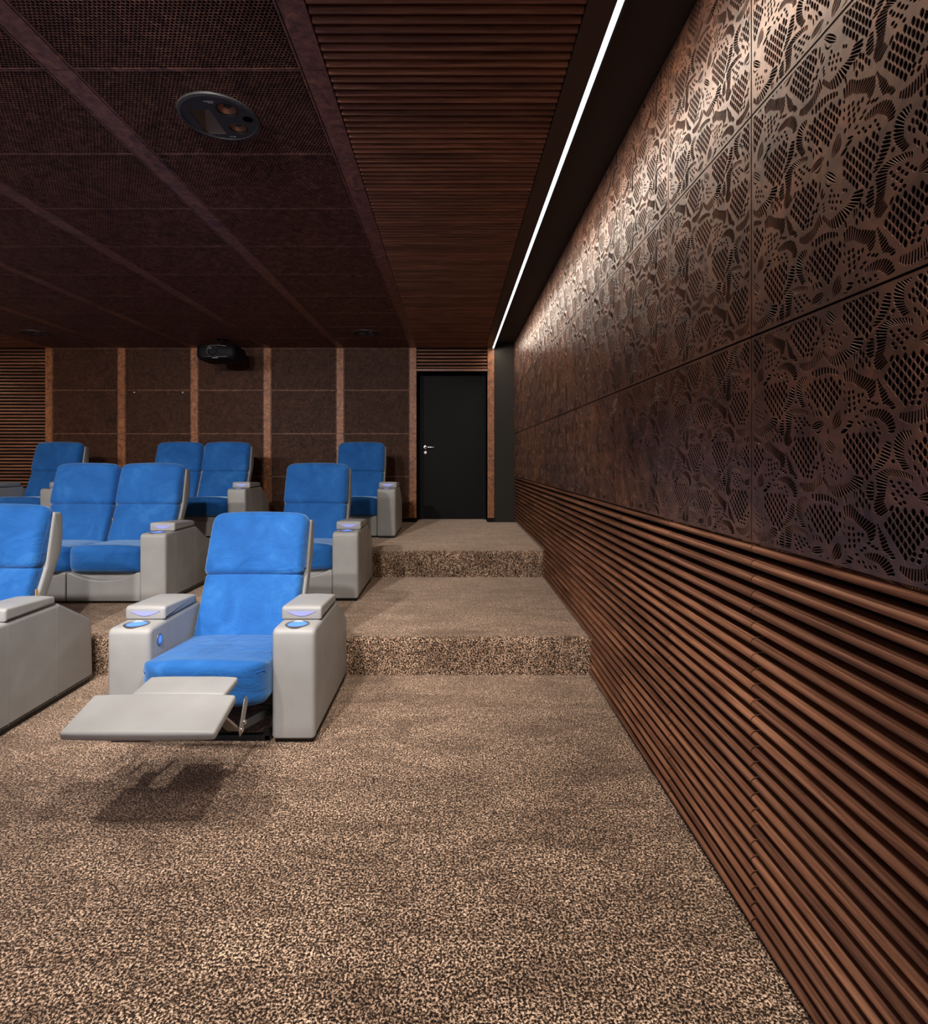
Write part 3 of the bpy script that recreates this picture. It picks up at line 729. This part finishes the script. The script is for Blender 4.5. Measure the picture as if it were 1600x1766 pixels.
place(copy_tree(lv), -3.010, 2.58, 0, 'double blue recliner on the lowest floor, cut off by the left edge of the photo', 'double recliner', 'double blue recliners in the middle of each row')

# ================================================================ CEILING SPEAKERS, PROJECTOR, SMALL THINGS
def text_mesh(txt, size, m, parent, loc, rot, name='lettering'):
    cu = bpy.data.curves.new('t', 'FONT'); cu.body = txt; cu.size = size; cu.align_x = 'CENTER'; cu.extrude = .0002
    o = bpy.data.objects.new('t', cu); COL.objects.link(o); bpy.context.view_layer.update()
    dg = bpy.context.evaluated_depsgraph_get(); me = bpy.data.meshes.new_from_object(o.evaluated_get(dg), depsgraph=dg)
    bpy.data.objects.remove(o); bpy.data.curves.remove(cu); me.materials.clear(); me.materials.append(m)
    return link(name, me, parent, loc, rot)
def ceiling_speaker():
    t = empty('ceiling_speaker', (0, 0, 0)); Rr = .176
    W1, W2, P = (.060, -.060, .048), (.057, .076, .043), (.126, .010, .023)
    circ = lambda c, r, n=40: [(c[0] + r * math.cos(2 * math.pi * k / n), c[1] + r * math.sin(2 * math.pi * k / n)) for k in range(n)]
    hq = [(-.112, .118), (-.018, .118), (-.018, -.062), (-.112, -.062)]
    link('face_plate', plate('face_plate', M['speaker'], circ((0, 0), .156, 64), [circ(W1, W1[2]), circ(W2, W2[2]), circ(P, P[2], 28), hq], .004, down=True), t)
    MB().lathe([(.158, .004), (.158, -.006), (.160, -.008), (.174, -.006), (Rr, .002), (Rr, .006), (.158, .006)], n=64, cap=False).build('rim', M['speaker'], t, smooth=40)
    for (x, y, r) in (W1, W2):
        w = MB().lathe([(r + .001, -.001), (r * .93, -.006), (r * .84, -.002), (r * .80, .004)], (x, y, 0), 'z', 40, cap=False).build('woofer', M['cap'], t, smooth=60)
        MB().lathe([(r * .82, .001), (r * .30, .026)], (x, y, 0), 'z', 40, cap=False).build('cone', M['cone'], w, smooth=60)
        MB().lathe([(r * .36, .022), (r * .34, .012), (r * .2, .006), (0, .004)], (x, y, 0), 'z', 24, cap=False).build('dust_cap', M['cap'], w, smooth=60)
    # square horn: four walls running to a small throat
    tx, ty, s = -.066, .000, .014; th = [(tx - s, ty + s * 2), (tx + s, ty + s * 2), (tx + s, ty - s * 2), (tx - s, ty - s * 2)]
    vs = [(x, y, 0) for x, y in hq] + [(x, y, .055) for x, y in th]
    MB().add(vs, [(i, (i + 1) % 4, 4 + (i + 1) % 4, 4 + i) for i in range(4)]).build('horn', M['horn'], t)
    MB().box(tx - .02, tx + .02, ty - .03, ty + .03, .055, .058).build('horn_throat', M['black'], t)
    MB().lathe([(P[2], 0), (P[2] * .8, .03), (0, .03)], (P[0], P[1], 0), 'z', 24, cap=False).build('port', M['black'], t)
    MB().lathe([(.168, .006), (.168, .08), (0, .08)], n=40, cap=False).build('can', M['black'], t)
    sc = MB()
    for k in range(10):
        a = 2 * math.pi * (k + .35) / 10; sc.lathe([(.0035, -.0055), (.0025, -.0065), (0, -.0065)], (.147 * math.cos(a), .147 * math.sin(a), 0), 'z', 10)
    sc.build('screws', M['cap'], t)
    text_mesh('REFERENCE', .0085, M['white'], t, (.004, -.121, -.0075), (R(180), 0, 0)); text_mesh('SERIES', .0085, M['white'], t, (.010, -.111, -.0075), (R(180), 0, 0))
    text_mesh('CEILING', .008, M['white'], t, (.008, .139, -.0075), (R(180), 0, 0))
    return t
sp = ceiling_speaker(); xc = (BL[1] + BW + BL[0]) / 2; xl = (BL[5] + BW + BL[4]) / 2
ZS = ZC - .0015
def put(o, x, y, label): o.location = (x, y, ZS); tag(o, label, 'speaker', 'round speakers set into the ceiling')
put(sp, xc, YB - MOD * 8.5, 'round ceiling speaker with two copper cones in full view, nearest the camera')
put(copy_tree(sp), xc, YB - MOD * 1.5, 'round ceiling speaker far back, beside the slatted ceiling leading to the black door')
put(copy_tree(sp), xl, YB - MOD * 1.5, 'round ceiling speaker at the far left above the wooden slatted bay')

def projector():
    t = empty('projector', (0, 0, 0)); w, d, h = .53, .44, .185
    # rounded body: plan outline with bowed front, lofted in height
    n = 40; ol = []
    for k in range(n):
        a = 2 * math.pi * k / n; c, s = math.cos(a), math.sin(a)
        ol.append((w / 2 * math.copysign(abs(c) ** .28, c), d / 2 * math.copysign(abs(s) ** .5, s)))
    hs = [(0, .86), (.012, .93), (.05, 1.0), (.13, 1.0), (.17, .95), (.185, .88)]
    vs = [(x * k, y * k, z) for z, k in hs for x, y in ol]
    fs = [(i * n + j, i * n + (j + 1) % n, (i + 1) * n + (j + 1) % n, (i + 1) * n + j) for i in range(len(hs) - 1) for j in range(n)] + [tuple(range(n))[::-1], tuple(range((len(hs) - 1) * n, len(hs) * n))]
    MB().add(vs, fs).build('body', M['plastic'], t, smooth=50)
    l = MB().lathe([(.074, -.215), (.074, -.232), (.071, -.236), (.068, -.232), (.062, -.222)], (-.03, 0, .10), 'y', 40, cap=False).build('lens_ring', M['steel'], t, smooth=40); tag(l, 'thin silver ring round the lens')
    MB().lathe([(.066, -.224), (.04, -.219), (0, -.217)], (-.03, 0, .10), 'y', 32, cap=False).build('lens', mat('lens_glass', (.01, .01, .015), .08), t, smooth=60)
    sl = MB()
    sl.tube([(-.232, -.15, .045), (-.15, -.212, .03), (0, -.226, .026), (.15, -.212, .03), (.232, -.15, .045)], .0016)
    sl.tube([(-.235, -.14, .15), (-.16, -.205, .165), (.02, -.222, .172), (.16, -.205, .165), (.235, -.14, .15)], .0014)
    sl.build('trim_line', M['steel'], t)
    MB().box(-.035, .04, -.226, -.22, .009, .014).build('front_mark', M['white'], t)
    for y in (-.06, .04, .09): MB().lathe([(.010, .249), (.010, .253), (0, .253)], (0, y, .07), 'x', 12).build('side_button', M['chrome'], t)
    MB().box(-.09, .09, -.07, .07, .186, .20).lathe([(.03, .20), (.03, .283), (.07, .284), (.07, .290)], n=24).build('ceiling_mount', M['black'], t)
    return t
pj = projector(); pj.location = (-2.99, 7.12, ZC - .292); tag(pj, 'black ceiling projector with a silver lens ring', 'projector')
# two tiny white sensors and one copper dot on the back wall
def dotthing(name, x, z, m, label, cat, r=.012, y=YB - .001, group=None):
    o = empty(name, (x, y, z)); MB().lathe([(r, 0), (r, -.008), (r * .6, -.013), (0, -.014)], axis='y', n=16).build('cap', m, o, smooth=40)
    tag(o, label, cat, group)
def wx(px): return (px - CX) * YB / F
dotthing('wall_sensor', wx(232), H + (CY - 677) * YB / F, M['white'], 'tiny white sensor on the back wall, the left of two above the seats', 'sensor')
dotthing('wall_sensor', wx(315.5), H + (CY - 677) * YB / F, M['white'], 'tiny white sensor on the back wall, the right of two below the projector', 'sensor')
dotthing('wall_stud', wx(462), H + (CY - 805) * YB / F, mat('copper_stud', (.8, .3, .08), .4), 'small round copper stud on the wooden post behind the middle seats', 'stud', .015, YB - .0045)
# a dark bit of thread on the carpet
fy = F * H / (1346 - CY); fx = (647 - CX) * fy / F
o = MB().tube([(fx - .012, fy + .02, .005), (fx - .008, fy - .005, .006), (fx - .002, fy - .018, .005), (fx + .001, fy - .025, .0045)], .0016, 5) \
    .tube([(fx - .008, fy - .003, .006), (fx + .006, fy - .004, .008), (fx + .014, fy - .001, .005)], .0013, 5).build('loose_thread', M['cap'])
tag(o, 'small dark loose thread lying on the open carpet to the right of the footrest', 'thread')
